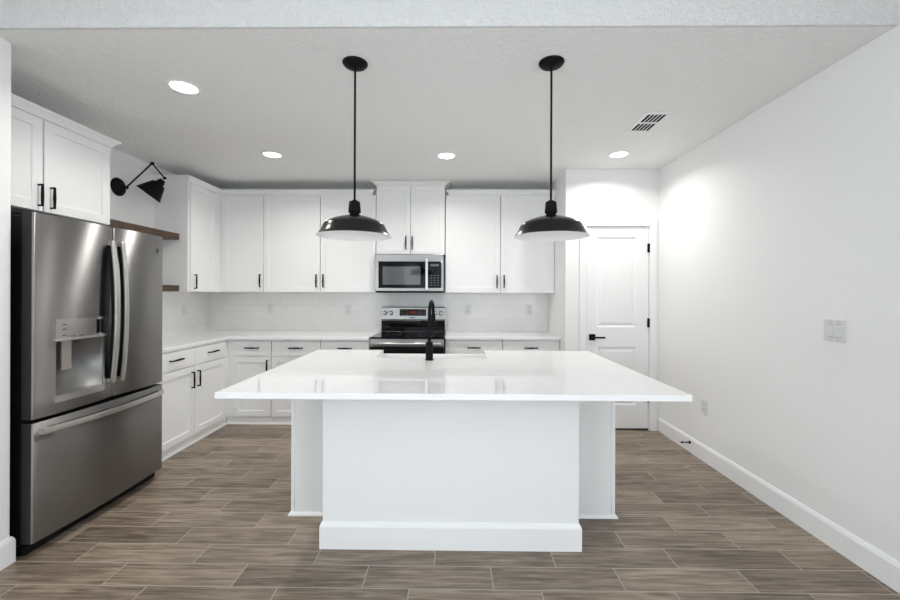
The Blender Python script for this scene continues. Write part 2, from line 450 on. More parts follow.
for z in (1.83, 1.08, .33):
    b = B().cyl((DX1 + .004, yf - .010, z - .045), (DX1 + .004, yf - .010, z + .045), .0065).box(DX1 - .012, DX1 + .012, yf - .008, yf - .001, z - .044, z + .044)
    part('hinge', b, 'black', dr)

# ------------------------------------------------------------------ cabinet builders
def mapper(face, pl):
    """front plane -> box(a0,a1,d0,d1,z0,z1) with d outward from the plane"""
    if face == '-Y': return lambda b, a0, a1, d0, d1, z0, z1, bev=0: b.box(a0, a1, pl - d1, pl - d0, z0, z1, bev)
    return lambda b, a0, a1, d0, d1, z0, z1, bev=0: b.box(pl + d0, pl + d1, a0, a1, z0, z1, bev)
def shaker(face, pl, a0, a1, z0, z1, parent, st=.058, name='door'):
    bx = mapper(face, pl); b = B(); t = .020
    bx(b, a0, a0 + st, 0, t, z0, z1, .0015); bx(b, a1 - st, a1, 0, t, z0, z1, .0015)
    bx(b, a0 + st - .0005, a1 - st + .0005, 0, t, z0, z0 + st, .0015); bx(b, a0 + st - .0005, a1 - st + .0005, 0, t, z1 - st, z1, .0015)
    bx(b, a0 + st - .004, a1 - st + .004, .001, t - .010, z0 + st - .004, z1 - st + .004)
    return part(name, b, 'cabinet', parent)
def slab(face, pl, a0, a1, z0, z1, parent, name='drawer'):
    b = B(); mapper(face, pl)(b, a0, a1, 0, .020, z0, z1, .002); return part(name, b, 'cabinet', parent)
def pull(face, pl, a, z, vertical, parent, ln=.145):
    """bowed bar pull on two posts, on a front whose face is 2 cm off the plane"""
    b = B(); d0 = .020; so = .030; h = ln / 2
    pts = [(-h, .0048), (-h * .55, .0062), (0, .0078), (h * .55, .0062), (h, .0048)]
    poly = [(t, w) for t, w in pts] + [(t, -w) for t, w in pts[::-1]]
    def P(t, w, d):
        aa, zz = (a + w, z + t) if vertical else (a + t, z + w)
        return (aa, pl - d, zz) if face == '-Y' else (pl + d, aa, zz)
    lo = [b.bm.verts.new(P(t, w, d0 + so - .008)) for t, w in poly]; hi = [b.bm.verts.new(P(t, w, d0 + so)) for t, w in poly]
    n = len(poly); fs = [b.bm.faces.new(lo), b.bm.faces.new(hi)]
    for i in range(n): fs.append(b.bm.faces.new((lo[i], lo[(i + 1) % n], hi[(i + 1) % n], hi[i])))
    bmesh.ops.recalc_face_normals(b.bm, faces=fs)
    bx = mapper(face, pl)
    for sgn in (-1, 1):
        t0, t1 = sorted((sgn * h, sgn * (h - .010)))
        if vertical: bx(b, a - .0048, a + .0048, d0 - .001, d0 + so, z + t0, z + t1, .001)
        else: bx(b, a + t0, a + t1, d0 - .001, d0 + so, z - .0048, z + .0048, .001)
    return part('handle', b, 'black', parent)

CROWN = [(0, 2.464), (.006, 2.464), (.008, 2.474), (.011, 2.478), (.015, 2.488), (.023, 2.500), (.028, 2.505), (.030, 2.508), (.030, 2.520), (0, 2.520)]
def crown_at(dz, out=1.0): return [(d * out, z + dz) for d, z in CROWN]
def carcass(b, face, a0, a1, back, pl, z0, z1, slots, w=.0075, dep=.16):
    """cabinet box whose front opens in a narrow reveal behind each gap between paired doors"""
    inner = pl + dep if face == '-Y' else pl - dep
    cuts = [a0] + [v for c in slots for v in (c - w / 2, c + w / 2)] + [a1]
    if face == '-Y':
        b.box(a0, a1, inner, back, z0, z1)
        for i in range(0, len(cuts), 2): b.box(cuts[i], cuts[i + 1], pl, inner, z0, z1)
    else:
        b.box(back, inner, a0, a1, z0, z1)
        for i in range(0, len(cuts), 2): b.box(inner, pl, cuts[i], cuts[i + 1], z0, z1)
    return b
UB, UT = 1.374, 2.462            # upper cabinets: underside and top of the doors
UYF = 4.48                       # box front plane of the back uppers (doors stand 2 cm proud)
UXF = -2.637                     # box front plane of the return upper

# upper cabinet beside the shelves (faces the room sideways)
c = thing('wall_cabinet', 'narrow white upper cabinet beside the wooden shelves, its single door turned toward the fridge side', 'cabinet', (XAC, 4.19, UB), 'white upper cabinets')
part('body', B().box(XAC, UXF, 3.925, UYF, UB, UT + .005).box(UXF, UXF + .004, 4.39, UYF, UB, UT), 'cabinet', c)
d = shaker('+X', UXF, 3.945, 4.385, UB + .004, UT - .004, c); pull('+X', UXF, 3.995, 1.478, True, d)
# single door upper in the corner
c = thing('wall_cabinet', 'white single-door upper cabinet in the back corner, left of the two-door one', 'cabinet', (-2.40, YBC, UB), 'white upper cabinets')
part('body', B().box(UXF + .004, -2.1435, UYF, YBC, UB, UT + .005).box(-2.632, -2.60, UYF - .004, UYF, UB, UT), 'cabinet', c)
d = shaker('-Y', UYF, -2.597, -2.143, UB + .004, UT - .004, c); pull('-Y', UYF, -2.172, 1.503, True, d)
# pair left of the microwave
c = thing('wall_cabinet', 'white two-door upper cabinet just left of the microwave', 'cabinet', (-1.51, YBC, UB), 'white upper cabinets')
part('body', carcass(B(), '-Y', -2.1365, -.880, YBC, UYF, UB, UT + .005, [-1.502]), 'cabinet', c)
d = shaker('-Y', UYF, -2.135, -1.506, UB + .004, UT - .004, c); pull('-Y', UYF, -1.541, 1.503, True, d)
d = shaker('-Y', UYF, -1.498, -.883, UB + .004, UT - .004, c); pull('-Y', UYF, -1.464, 1.503, True, d)
# over the microwave
c = thing('wall_cabinet', 'short white two-door cabinet mounted over the microwave with the tallest crown', 'cabinet', (-.495, YBC, 1.80), 'white upper cabinets')
part('body', carcass(B(), '-Y', -.876, -.109, YBC, UYF, 1.802, 2.600, [-.4925], .005), 'cabinet', c)
for a0, a1, hx in ((-.873, -.4945, -.540), (-.4905, -.112, -.470)):
    d = shaker('-Y', UYF, a0, a1, 1.806, 2.568, c, .055); pull('-Y', UYF, hx, 1.932, True, d)
part('crown_molding', B().sweep([(-.876, YBC - .04), (-.876, UYF - .006), (-.109, UYF - .006), (-.109, YBC - .04)], [(d * 1.7, 2.572 + (z - 2.464) * .76) for d, z in CROWN]), 'cabinet', c)
# pair right of the microwave
c = thing('wall_cabinet', 'white two-door upper cabinet right of the microwave, ending at the pantry wall', 'cabinet', (.51, YBC, UB), 'white upper cabinets')
part('body', carcass(B(), '-Y', -.101, XPC, YBC, UYF, UB, UT + .005, [.512]), 'cabinet', c)
d = shaker('-Y', UYF, -.095, .509, UB + .004, UT - .004, c); pull('-Y', UYF, .472, 1.503, True, d)
d = shaker('-Y', UYF, .515, 1.110, UB + .004, UT - .004, c); pull('-Y', UYF, .551, 1.503, True, d)
# crown runs
o = part('crown_molding', B().sweep([(XAC, 3.925), (UXF + .006, 3.925), (UXF + .006, UYF - .006), (-.935, UYF - .006), (-.935, UYF + .01)], CROWN), 'cabinet')
tag(o, 'white crown molding running around the corner above the upper cabinets left of the microwave', 'molding', 'crown moldings')
o = part('crown_molding', B().sweep([(-.058, UYF + .01), (-.058, UYF - .006), (XPC, UYF - .006)], CROWN), 'cabinet')
tag(o, 'straight white crown molding above the upper cabinet right of the microwave', 'molding', 'crown moldings')

# cabinet over the fridge
FXF = -2.54
c = thing('wall_cabinet', 'white two-door cabinet hung above the stainless refrigerator', 'cabinet', (XAC, 2.44, 1.857), 'white upper cabinets')
part('body', carcass(B(), '+X', YL + .003, 2.902, XAC, FXF, 1.857, 2.435, [2.425], .010), 'cabinet', c)
d = shaker('+X', FXF, 1.997, 2.420, 1.860, 2.424, c, .060); pull('+X', FXF, 2.394, 1.954, True, d, .135)
d = shaker('+X', FXF, 2.430, 2.899, 1.860, 2.424, c, .060); pull('+X', FXF, 2.468, 1.952, True, d, .135)
part('crown_molding', B().sweep([(FXF + .012, YL + .003), (FXF + .012, 2.902), (XAC, 2.902)], [(d * 1.55, 2.428 + (z - 2.464) * .92) for d, z in CROWN]), 'cabinet', c)

# base cabinets
BXF, BYF, KZ, DT = -2.358, 4.145, .078, .874
SHOE = [(0, 0), (.013, 0), (.012, .007), (.008, .015), (.003, .019), (0, .019)]
def base_body(b, x0, x1, y0, y1): b.box(x0, x1, y0, y1, KZ, DT + .011)
c = thing('base_cabinet', 'white base cabinet between the refrigerator and the corner, two drawers over two doors', 'cabinet', (XAC, 3.56, 0), 'white base cabinets')
b = carcass(B(), '+X', 2.965, BYF, XAC, BXF, KZ, .885, [3.5765]).box(XAC, BXF - .012, 2.965, BYF, 0, KZ).box(BXF, BXF + .004, 4.078, BYF, KZ, .884).box(BXF, BXF + .018, 2.965, 3.080, KZ, .884)
part('body', b, 'cabinet', c)
part('shoe_molding', B().sweep([(BXF - .012, 2.965), (BXF - .012, BYF - .0115)], SHOE), 'trim', c)
for a0, a1, hx in ((3.085, 3.573, 3.333), (3.580, 4.075, 3.845)):
    d = slab('+X', BXF, a0, a1, .716, .866, c); pull('+X', BXF, hx, .800, False, d, .15)
for a0, a1, hx in ((3.085, 3.573, 3.540), (3.580, 4.075, 3.622)):
    d = shaker('+X', BXF, a0, a1, .086, .706, c); pull('+X', BXF, hx, .588, True, d, .145)

def base_run(label, x0, x1, units, loc, fill=None, kx=None, BYF=BYF):
    c = thing('base_cabinet', label, 'cabinet', loc, 'white base cabinets')
    b = carcass(B(), '-Y', x0, x1, YBC, BYF, KZ, .885, [(units[k][1] + units[k + 1][0]) / 2 for k in range(len(units) - 1)]).box(kx if kx is not None else x0, x1, BYF + .003, YBC - .1, 0, KZ - .0005)
    if fill: b.box(fill[0], fill[1], BYF - .004, BYF, KZ, .884)
    part('body', b, 'cabinet', c)
    part('shoe_molding', B().sweep([((kx if kx is not None else x0), BYF + .003), (x1, BYF + .003)], SHOE), 'trim', c)
    for a0, a1, side in units:
        d = slab('-Y', BYF, a0, a1, .716, .866, c); pull('-Y', BYF, (a0 + a1) / 2, .797, False, d, .14)
        d = shaker('-Y', BYF, a0, a1, .086, .706, c); pull('-Y', BYF, a1 - .032 if side > 0 else a0 + .032, .60, True, d)
base_run('white base cabinet in the back corner, one drawer over one door', BXF + .005, -1.897, [(-2.292, -1.900, 1)], (-2.12, YBC, 0), (BXF + .006, -2.296), BXF - .010)
base_run('white base cabinet just left of the range, two drawers over two doors', -1.893, -.874, [(-1.890, -1.385, 1), (-1.378, -.877, -1)], (-1.38, YBC, 0))
base_run('white base cabinet right of the range, two drawers over two doors', -.094, XPC, [(-.091, .507, 1), (.514, 1.106, -1)], (.51, YBC, 0), BYF=4.245)

# countertops
o = part('countertop', B().prism([(XAC, 2.955), (-2.332, 2.955), (-2.328, 4.090), (-.872, 4.090), (-.872, YBC), (XAC, YBC)], .886, .914, bev=.002), 'quartz')
tag(o, 'white L-shaped countertop turning the corner from the refrigerator to the range', 'countertop', 'white countertops')
o = part('countertop', B().box(-.096, XPC, 4.195, YBC, .886, .914, .002), 'quartz')
tag(o, 'short straight white countertop right of the range', 'countertop', 'white countertops')

# backsplash tile
o = part('backsplash', B().box(XAC + .008, XPC, YBC - .008, YBC, .9145, UB - .001), 'subway_x')
tag(o, 'white subway tile backsplash on the back wall behind the range', 'backsplash', 'white subway tile')
o = part('backsplash', B().box(XAC, XAC + .008, 2.965, YBC - .009, .9145, UB - .001), 'subway_y')
tag(o, 'white subway tile backsplash on the side wall next to the refrigerator', 'backsplash', 'white subway tile')

# floating shelves
for z0, z1, lab in ((1.888, 1.947, 'dark brown wooden shelf beside the refrigerator, the upper of two, under the wall lamp'),
                    (1.381, 1.438, 'dark brown wooden shelf beside the refrigerator, the lower of two, at cabinet bottom height')):
    o = part('floating_shelf', B().box(XAC + .0005, -2.718, 2.966, 3.923, z0, z1, .002), 'shelf')
    tag(o, lab, 'shelf', 'floating wooden shelves')

# ------------------------------------------------------------------ island
isl = thing('kitchen_island', 'white kitchen island with a projecting front wall and tall baseboard', 'island', (0, 2.75, 0))
IX0, IX1, IY0, IY1 = -1.000, .985, 2.46, 3.155
SK = (-.583, .256, 2.775)        # sink opening in the body
b = B().box(IX0, SK[0], IY0, IY1, .10, .885).box(SK[1], IX1, IY0, IY1, .10, .885).box(SK[0], SK[1], IY0, SK[2], .10, .885).box(SK[0], SK[1], SK[2], IY1, .10, .640)
b.box(IX0 + .01, IX1 - .01, IY0, IY1 - .07, 0, .10)
b.box(IX0 - .002, IX0 + .019, IY0 - .005, IY0, .0, .885, .001).box(IX1 - .019, IX1 + .002, IY0 - .005, IY0, .0, .885, .001)
b.box(IX0, IX0 + .02, IY0, IY1 - .07, 0, .10).box(IX1 - .02, IX1, IY0, IY1 - .07, 0, .10)
part('body', b, 'cabinet', isl)
part('shoe_molding', B().sweep([(IX0, IY1 - .08), (IX0, IY0 - .002), (-.7, IY0 - .002)], [(d * 1.3, z * 1.0) for d, z in SHOE]), 'trim', isl)
part('shoe_molding', B().sweep([(.668, IY0 - .002), (IX1, IY0 - .002), (IX1, IY1 - .08)], [(d * 1.3, z * 1.0) for d, z in SHOE]), 'trim', isl)
for k, (a0, a1) in enumerate(((-.98, -.59), (.264, .61), (.616, .98))):       # kitchen side fronts
    for z0, z1 in ((.086, .706), (.716, .866)):
        part('door' if z1 < .72 else 'drawer', B().box(a0, a1, IY1, IY1 + .02, z0, z1, .002), 'cabinet', isl)
PX0, PX1, PY0 = -.702, .667, 2.140
part('knee_wall', B().box(PX0, PX1, PY0, IY0 - .006, 0, .885), 'wall', isl)
part('baseboard', B().sweep([(PX0, IY0 - .03), (PX0, PY0), (PX1, PY0), (PX1, IY0 - .03)], [(d, z * 1.05) for d, z in BASE]), 'trim', isl)

o = part('countertop', B().prism([(-1.085, 1.80), (1.0675, 1.80), (1.0675, 3.193), (.236, 3.193), (.236, 2.800), (-.563, 2.800), (-.563, 3.193), (-1.085, 3.193)], .886, .914, bev=.002), 'quartz')
tag(o, 'large white quartz countertop overhanging the island on all sides', 'countertop', 'white countertops')

# apron-front sink
sk = thing('farmhouse_sink', 'white apron-front sink set into the far edge of the island', 'sink', (-.167, 2.99, .65))
b = B()
x0, x1, y0, y1, zb, zt, t = SK[0] + .003, SK[1] - .003, SK[2] + .003, 3.205, .645, .884, .022
b.box(x0, x1, y1 - t, y1, zb, zt, .006).box(x0, x1, y0, y0 + t, zb, zt, .006).box(x0, x0 + t, y0 + .01, y1 - .01, zb, zt, .006).box(x1 - t, x1, y0 + .01, y1 - .01, zb, zt, .006)
b.box(x0 + .01, x1 - .01, y0 + .01, y1 - .01, zb, zb + t)
part('basin', b, 'fireclay', sk)
part('drain', B().lathe([(.0, 0), (.030, .001), (.042, .004), (.044, .0005)], (-.167, 2.99, zb + t)), 'steel_handle', sk)

# faucet
fa = thing('faucet', 'tall matte black gooseneck faucet standing on the island beside the sink', 'faucet', (-.1685, 2.72, .914))
fx, fy = -.1685, 2.72
part('faucet_base', B().lathe([(0, .914), (.029, .914), (.029, .919), (.0255, .921), (.0250, 1.030), (.022, 1.036), (.013, 1.040)], (fx, fy, 0)), 'black', fa)
pts = [(fx, fy, 1.03), (fx, fy, 1.12), (fx, fy, 1.20)]
RA = .095; dirv = Vector((.016, .19, 0)); 
for k in range(0, 19):
    a = math.pi * k / 18
    pts.append((fx + dirv.x * (1 - math.cos(a)) / 2, fy + dirv.y * (1 - math.cos(a)) / 2, 1.216 + RA * math.sin(a)))
pts.append((fx + dirv.x, fy + dirv.y, 1.20))
part('spout', B().tube(pts, .0115, 20), 'black', fa)
hx, hy = fx + dirv.x, fy + dirv.y
part('spray_head', B().lathe([(0, 1.135), (.0165, 1.135), (.0185, 1.142), (.0175, 1.175), (.0145, 1.215), (.0118, 1.222), (0, 1.222)], (hx, hy, 0), n=28), 'black', fa)
part('lever', B().cyl((fx, fy + .022, 1.0), (fx, fy + .045, 1.0), .012).tube([(fx, fy + .040, 1.0), (fx, fy + .075, 1.015), (fx, fy + .115, 1.035)], [.0065, .006, .005], 12), 'black', fa)

# ------------------------------------------------------------------ refrigerator
fr = thing('refrigerator', 'stainless steel french-door refrigerator with dispenser standing in the left alcove', 'refrigerator', (-2.55, 2.487, 0))
FY0, FY1, FX = 2.030, 2.945, -2.163       # front face plane at the door edges
FM = 2.512                                # seam between the doors
part('body', B().box(XAC + .03, -2.226, FY0 + .012, FY1 - .012, .052, 1.765, .006), 'fridge_side', fr)
part('kick_plate', B().box(-2.26, -2.212, FY0 + .006, FY1 - .006, .004, .050, .004), 'fridge_side', fr)
for y in (FY0 + .07, FY1 - .07): part('hinge_cover', B().box(-2.335, -2.200, y - .045, y + .045, 1.765, 1.787, .006), 'fridge_side', fr)
for x in (-2.88, -2.40):
    for y in (FY0 + .08, FY1 - .08): part('foot', B().cyl((x, y, 0), (x, y, .054), .022), 'rubber', fr)

def bulge(y, y0, y1, sag):
    u = (2 * y - y0 - y1) / (y1 - y0); x = FX + sag * (1 - u * u)
    e = min(y - y0, y1 - y); r = .007                     # rolled vertical edges
    if e < r: x -= r - math.sqrt(max(0, r * r - (r - e) ** 2))
    return x
def ysteps(y0, y1, extra=()):
    ys = {y0, y1}
    for k in range(0, 33): ys.add(y0 + (y1 - y0) * k / 32)
    for e in (.0005, .0012, .0025, .004, .0055, .007): ys.add(y0 + e); ys.add(y1 - e)
    ys.update(extra)
    out = []
    for y in sorted(ys):
        if not out or y - out[-1] > 1e-5: out.append(y)
    return out
def steel_front(name, y0, y1, z0, z1, sag, hole=None, mats=('steel_y', 'fridge_side', 'door_edge')):
    """door leaf: bulged stainless skin on a dark core; hole=(ya,yb,za,zb) left open"""
    b = B(); ext = (hole[0], hole[1]) if hole else ()
    ys = ysteps(y0, y1, ext); zs = sorted({z0, z0 + .003, z1 - .003, z1} | ({hole[2], hole[3]} if hole else set()))
    def xin(z): return .003 if z in (z0, z1) else 0.0
    V = {}
    for i, y in enumerate(ys):
        for j, z in enumerate(zs): V[i, j] = b.bm.verts.new((bulge(y, y0, y1, sag) - xin(z), y, z))
    for i in range(len(ys) - 1):
        for j in range(len(zs) - 1):
            if hole and ys[i] >= hole[0] - 1e-6 and ys[i + 1] <= hole[1] + 1e-6 and zs[j] >= hole[2] - 1e-6 and zs[j + 1] <= hole[3] + 1e-6: continue
            f = b.bm.faces.new((V[i, j], V[i + 1, j], V[i + 1, j + 1], V[i, j + 1])); f.smooth = True
    # skin returns to the back plane, in dark plastic on top and bottom
    xb = -2.222; n = len(ys) - 1; m = len(zs) - 1
    bk = {}
    for i, y in enumerate(ys):
        for j in (0, m): bk[i, j] = b.bm.verts.new((xb, y, zs[j]))
    for i in range(n):
        f = b.bm.faces.new((V[i, 0], bk[i, 0], bk[i + 1, 0], V[i + 1, 0])); f.material_index = 1
        f = b.bm.faces.new((V[i, m], V[i + 1, m], bk[i + 1, m], bk[i, m])); f.material_index = 1
    for i in (0, n):
        f = b.bm.faces.new([V[i, j] for j in range(m + 1)] + [bk[i, m], bk[i, 0]]); f.material_index = 2
    if hole is None:
        f = b.bm.faces.new([bk[i, 0] for i in range(n + 1)] + [bk[i, m] for i in range(n, -1, -1)]); f.material_index = 1
    bmesh.ops.recalc_face_normals(b.bm, faces=b.bm.faces) if hole is None else None
    return part(name, b, list(mats), fr)
SAG = .017
DY0, DY1, DZ0, DZ1 = 2.138, 2.430, .800, 1.108        # dispenser recess
ld = steel_front('door', FY0, FM - .003, .708, 1.778, SAG, (DY0, DY1, DZ0, DZ1))
rd = steel_front('door', FM + .003, FY1, .708, 1.778, SAG)
fd = steel_front('freezer_drawer', FY0, FY1, .070, .688, .020)
tag(ld, 'left door with the water and ice dispenser'); tag(rd, 'right door with a small round badge')
def fdoor_x(y): return bulge(y, FY0, FM - .003, SAG)
# dispenser recess, panel, paddle, tray
b = B(); xk = -2.217
n = 24; rows = []
for k in range(n + 1):
    y = DY0 + (DY1 - DY0) * k / n; u = 2 * k / n - 1
    xf = fdoor_x(y); xr = xf - (xf - xk) * (1 - abs(u) ** 3.2)
    rows.append([b.bm.verts.new((x, y, z)) for x, z in ((xf, DZ0), (xr, DZ0), (xr, DZ1), (xf, DZ1))])
for p, q in zip(rows, rows[1:]):
    for a in range(3):
        vs = [p[a], q[a], q[a + 1], p[a + 1]]
        b.bm.faces.new(vs).smooth = (a == 1)
bmesh.ops.remove_doubles(b.bm, verts=b.bm.verts, dist=1e-6)
part('dispenser_recess', b, mat('dispenser_recess_steel', (.25, .25, .25), .5, 1.0), ld)
def curved_plate(y0, y1, z0, z1, off, th):
    b = B(); k = 12
    poly = [(fdoor_x(y0 + (y1 - y0) * i / k) + off, y0 + (y1 - y0) * i / k) for i in range(k + 1)]
    poly += [(x - th, y) for x, y in poly[::-1]]
    return b.prism(poly, z0, z1)
pl_ = part('control_panel', curved_plate(2.130, 2.440, 1.112, 1.218, .006, .012), mat('dispenser_panel_steel', (.52, .50, .48), .22, 1.0), ld, 30)
b = curved_plate(2.126, 2.444, 1.100, 1.113, .012, .020)
part('panel_lip', b, 'steel_handle', ld, 30)
for yy, z, w in ((2.166, 1.188, .024), (2.166, 1.162, .024), (2.166, 1.130, .024), (2.215, 1.121, .022), (2.262, 1.121, .022)):
    part('button', B().box(fdoor_x(yy) + .003, fdoor_x(yy) + .0078, yy, yy + w, z - .002, z + .002), 'icon', ld)
part('display', curved_plate(2.375, 2.425, 1.122, 1.205, .0068, .004), 'glass_black', ld, 30)
b = B().prism([(-2.192, 2.205), (-2.186, 2.205), (-2.186, 2.262), (-2.192, 2.262)], .935, 1.106)
b.box(-2.195, -2.184, 2.203, 2.264, .930, .944, .002)
part('paddle', b, 'paddle', ld)
part('nozzle', B().cyl((-2.180, 2.285, 1.108), (-2.180, 2.285, 1.088), .014).cyl((-2.180, 2.285, 1.09), (-2.180, 2.285, 1.078), .009), 'icon', ld)
b = curved_plate(DY0 - .008, DY1 + .008, DZ0 - .032, DZ0 + .002, .006, .012)
b.box(xk, FX + .004, DY0 + .01, DY1 - .01, DZ0 - .004, DZ0 + .004)
part('drip_tray', b, 'steel_handle', ld, 30)
part('recess_trim', curved_plate(DY1 - .002, DY1 + .008, DZ0 - .03, DZ1 + .004, .005, .012), 'steel_handle', ld, 30)
# handles: bowed flat bars standing off on end brackets
def bow_handle(parent, a0, a1, along, y_or_z, base_x, width, stand=.058):
    """bar along z (doors) or y (drawer)"""
    b = B(); k = 20; hw = width / 2
    sec = []
    for i in range(k + 1):
        t = i / k; s = a0 + (a1 - a0) * t
        x = base_x + .030 + (stand - .030) * (1 - (2 * t - 1) ** 2)
        th = .012
        for dx, dw in ((0, -hw), (0, hw), (-th, hw), (-th, -hw)):
            sec.append(b.bm.verts.new((x + dx, y_or_z + dw, s) if along == 'z' else (x + dx, s, y_or_z + dw)))
    fs = []
    for i in range(k):
        for j in range(4):
            p, q = i * 4 + j, i * 4 + (j + 1) % 4
            fs.append(b.bm.faces.new((sec[p], sec[q], sec[q + 4], sec[p + 4])))
    fs += [b.bm.faces.new(sec[:4]), b.bm.faces.new(sec[-4:])]
    bmesh.ops.recalc_face_normals(b.bm, faces=fs)
    es = [e for e in b.bm.edges if e.is_valid and len(e.link_faces) == 2 and e.calc_face_angle(0) > .8]
    bmesh.ops.bevel(b.bm, geom=es, offset=.003, segments=2, profile=.5, affect='EDGES', material=-1)
    for s0, s1 in ((a0, a0 + .030), (a1 - .030, a1)):
        if along == 'z': b.box(base_x - .006, base_x + .030, y_or_z - hw, y_or_z + hw, s0, s1, .003)
        else: b.box(base_x - .022, base_x + .030, s0, s1, y_or_z - hw, y_or_z + hw, .003)
    h = part('handle', b, 'steel_handle', parent, 35)
    g = B(); sec = []
    for i in range(k + 1):
        t = .03 + .94 * i / k; s = a0 + (a1 - a0) * t
        x = base_x + .030 + (stand - .030) * (1 - (2 * t - 1) ** 2) - .0115
        for dx, dw in ((0, -hw + .003), (0, hw - .003), (-.022, hw - .003), (-.022, -hw + .003)):
            sec.append(g.bm.verts.new((x + dx, y_or_z + dw, s) if along == 'z' else (x + dx, s, y_or_z + dw)))
    fs = []
    for i in range(k):
        for j in range(4):
            p, q = i * 4 + j, i * 4 + (j + 1) % 4
            fs.append(g.bm.faces.new((sec[p], sec[q], sec[q + 4], sec[p + 4])))
    fs += [g.bm.faces.new(sec[:4]), g.bm.faces.new(sec[-4:])]
    bmesh.ops.recalc_face_normals(g.bm, faces=fs)
    part('grip_shade', g, 'fridge_side', h, 35)  # dark strip behind the bar, standing for the dark reflection in the door
    return h
bow_handle(ld, .800, 1.688, 'z', FM - .036, FX + .006, .030)
bow_handle(rd, .800, 1.688, 'z', FM + .036, FX + .006, .030)
bow_handle(fd, FY0 + .030, FY1 - .030, 'y', .640, FX + .004, .034, .074)
b = B(); yb_ = 2.868; xb_ = bulge(yb_, FM + .003, FY1, SAG); zb_ = 1.668
b.lathe([(.0125, 0), (.0185, 0), (.0185, .003), (.0160, .004), (.0135, .003), (.0125, 0)], (xb_ - .002, yb_, zb_), (1, -.06, 0), 32)
b.tube([(xb_ + .001, yb_ - .008 + .002 * k, zb_ + .004 * math.sin(k * 1.3)) for k in range(9)], .0012, 8)
part('badge', b, 'icon', rd)

# ------------------------------------------------------------------ range
rg = thing('range', 'stainless steel electric range with black glass cooktop on the back wall', 'range', (-.485, 4.45, 0))
RX0, RX1, RYF = -.862, -.104, 4.085
part('body', B().box(RX0, RX1, RYF + .03, YBC - .02, .03, .905, .003), 'fridge_side', rg)
part('cooktop', B().box(RX0 - .002, RX1 + .002, RYF - .012, YBC - .075, .905, .918, .004), 'glass_black', rg)
MB = mat('burner_mark', (.09, .09, .09), .3)
for x, y, r in ((-.68, 4.25, .11), (-.68, 4.52, .085), (-.29, 4.25, .085), (-.29, 4.52, .11)):
    part('burner_ring', B().lathe([(r - .002, .9183), (r, .9184), (r + .002, .9183)], (x, y, 0), n=40), MB, rg)
part('front_trim', B().box(RX0, RX1, RYF - .008, RYF + .03, .830, .900, .004), 'steel_x', rg)
dv = part('oven_door', B().box(RX0 + .002, RX1 - .002, RYF - .012, RYF + .03, .215, .826, .006), 'steel_x', rg)
part('window', B().box(RX0 + .002, RX1 - .002, RYF - .015, RYF - .011, .40, .822, .003), 'glass_black', dv)
b = B().cyl((RX0 + .03, RYF - .050, .857), (RX1 - .03, RYF - .050, .857), .013)
for x in (RX0 + .055, RX1 - .055): b.box(x - .012, x + .012, RYF - .05, RYF - .006, .848, .866, .003)
part('handle', b, 'steel_handle', dv)
part('storage_drawer', B().box(RX0 + .002, RX1 - .002, RYF - .010, RYF + .03, .06, .208, .006), 'steel_x', rg)
bgd = part('backguard', B().prism([(YBC - .012, .905), (YBC - .085, .905), (YBC - .085, 1.055), (YBC - .110, 1.062), (YBC - .098, 1.200), (YBC - .090, 1.206), (YBC - .012, 1.206)], RX0 + .004, RX1 - .004, 'X', bev=.002), 'steel_x', rg)
part('lower_panel', B().box(RX0 + .006, RX1 - .006, YBC - .089, YBC - .084, .919, 1.050), 'glass_black', bgd)
def bgy(z): return YBC - .110 + .012 * (z - 1.062) / (1.2 - 1.062)
b = B().prism([(bgy(1.105) - .003, 1.105), (bgy(1.182) - .003, 1.182), (bgy(1.182) + .004, 1.182), (bgy(1.105) + .004, 1.105)], -.640, -.330, 'X')
dsp = part('display', b, 'glass_black', bgd)
b = B()
for x in (-.512, -.494, -.466, -.448):                # clock digits, all segments lit
    y = bgy(1.15) - .0045
    for zz in (1.134, 1.146, 1.158): b.box(x - .005, x + .005, y - .0004, y + .003, zz - .0010, zz + .0010)
    for sx in (-.005, .005): b.box(x + sx - .001, x + sx + .001, y - .0004, y + .003, 1.134, 1.158)
part('clock_lettering', b, 'led', dsp)
KEYS = mat('grey_key_print', (.22, .22, .22), .5)
for xs in (-.625, -.425):
    b = B()
    for i in range(4):
        for z in (1.125, 1.145, 1.165): b.box(xs + .024 * i, xs + .024 * i + .012, bgy(z) - .0042, bgy(z), z - .0025, z + .0025)
    part('key_lettering', b, KEYS, dsp)
b = B().box(-.520, -.462, bgy(1.082) - .002, bgy(1.082) + .002, 1.076, 1.088, .002)
part('badge', b, 'icon', bgd)
for x in (-.815, -.745, -.225, -.155):
    y = bgy(1.135)
    k = B().lathe([(0, .034), (.015, .034), (.019, .030), (.021, .004), (.027, .002), (.027, 0)], (x, y + .001, 1.135), (0, -1, .09), 32)
    k.box(x - .003, x + .003, y - .037, y - .030, 1.122, 1.150, .001)
    part('knob', k, 'steel_handle', bgd)
for x in (RX0 + .06, RX1 - .06):
    for y in (RYF + .08, YBC - .1): part('foot', B().cyl((x, y, 0), (x, y, .032), .018), 'rubber', rg)

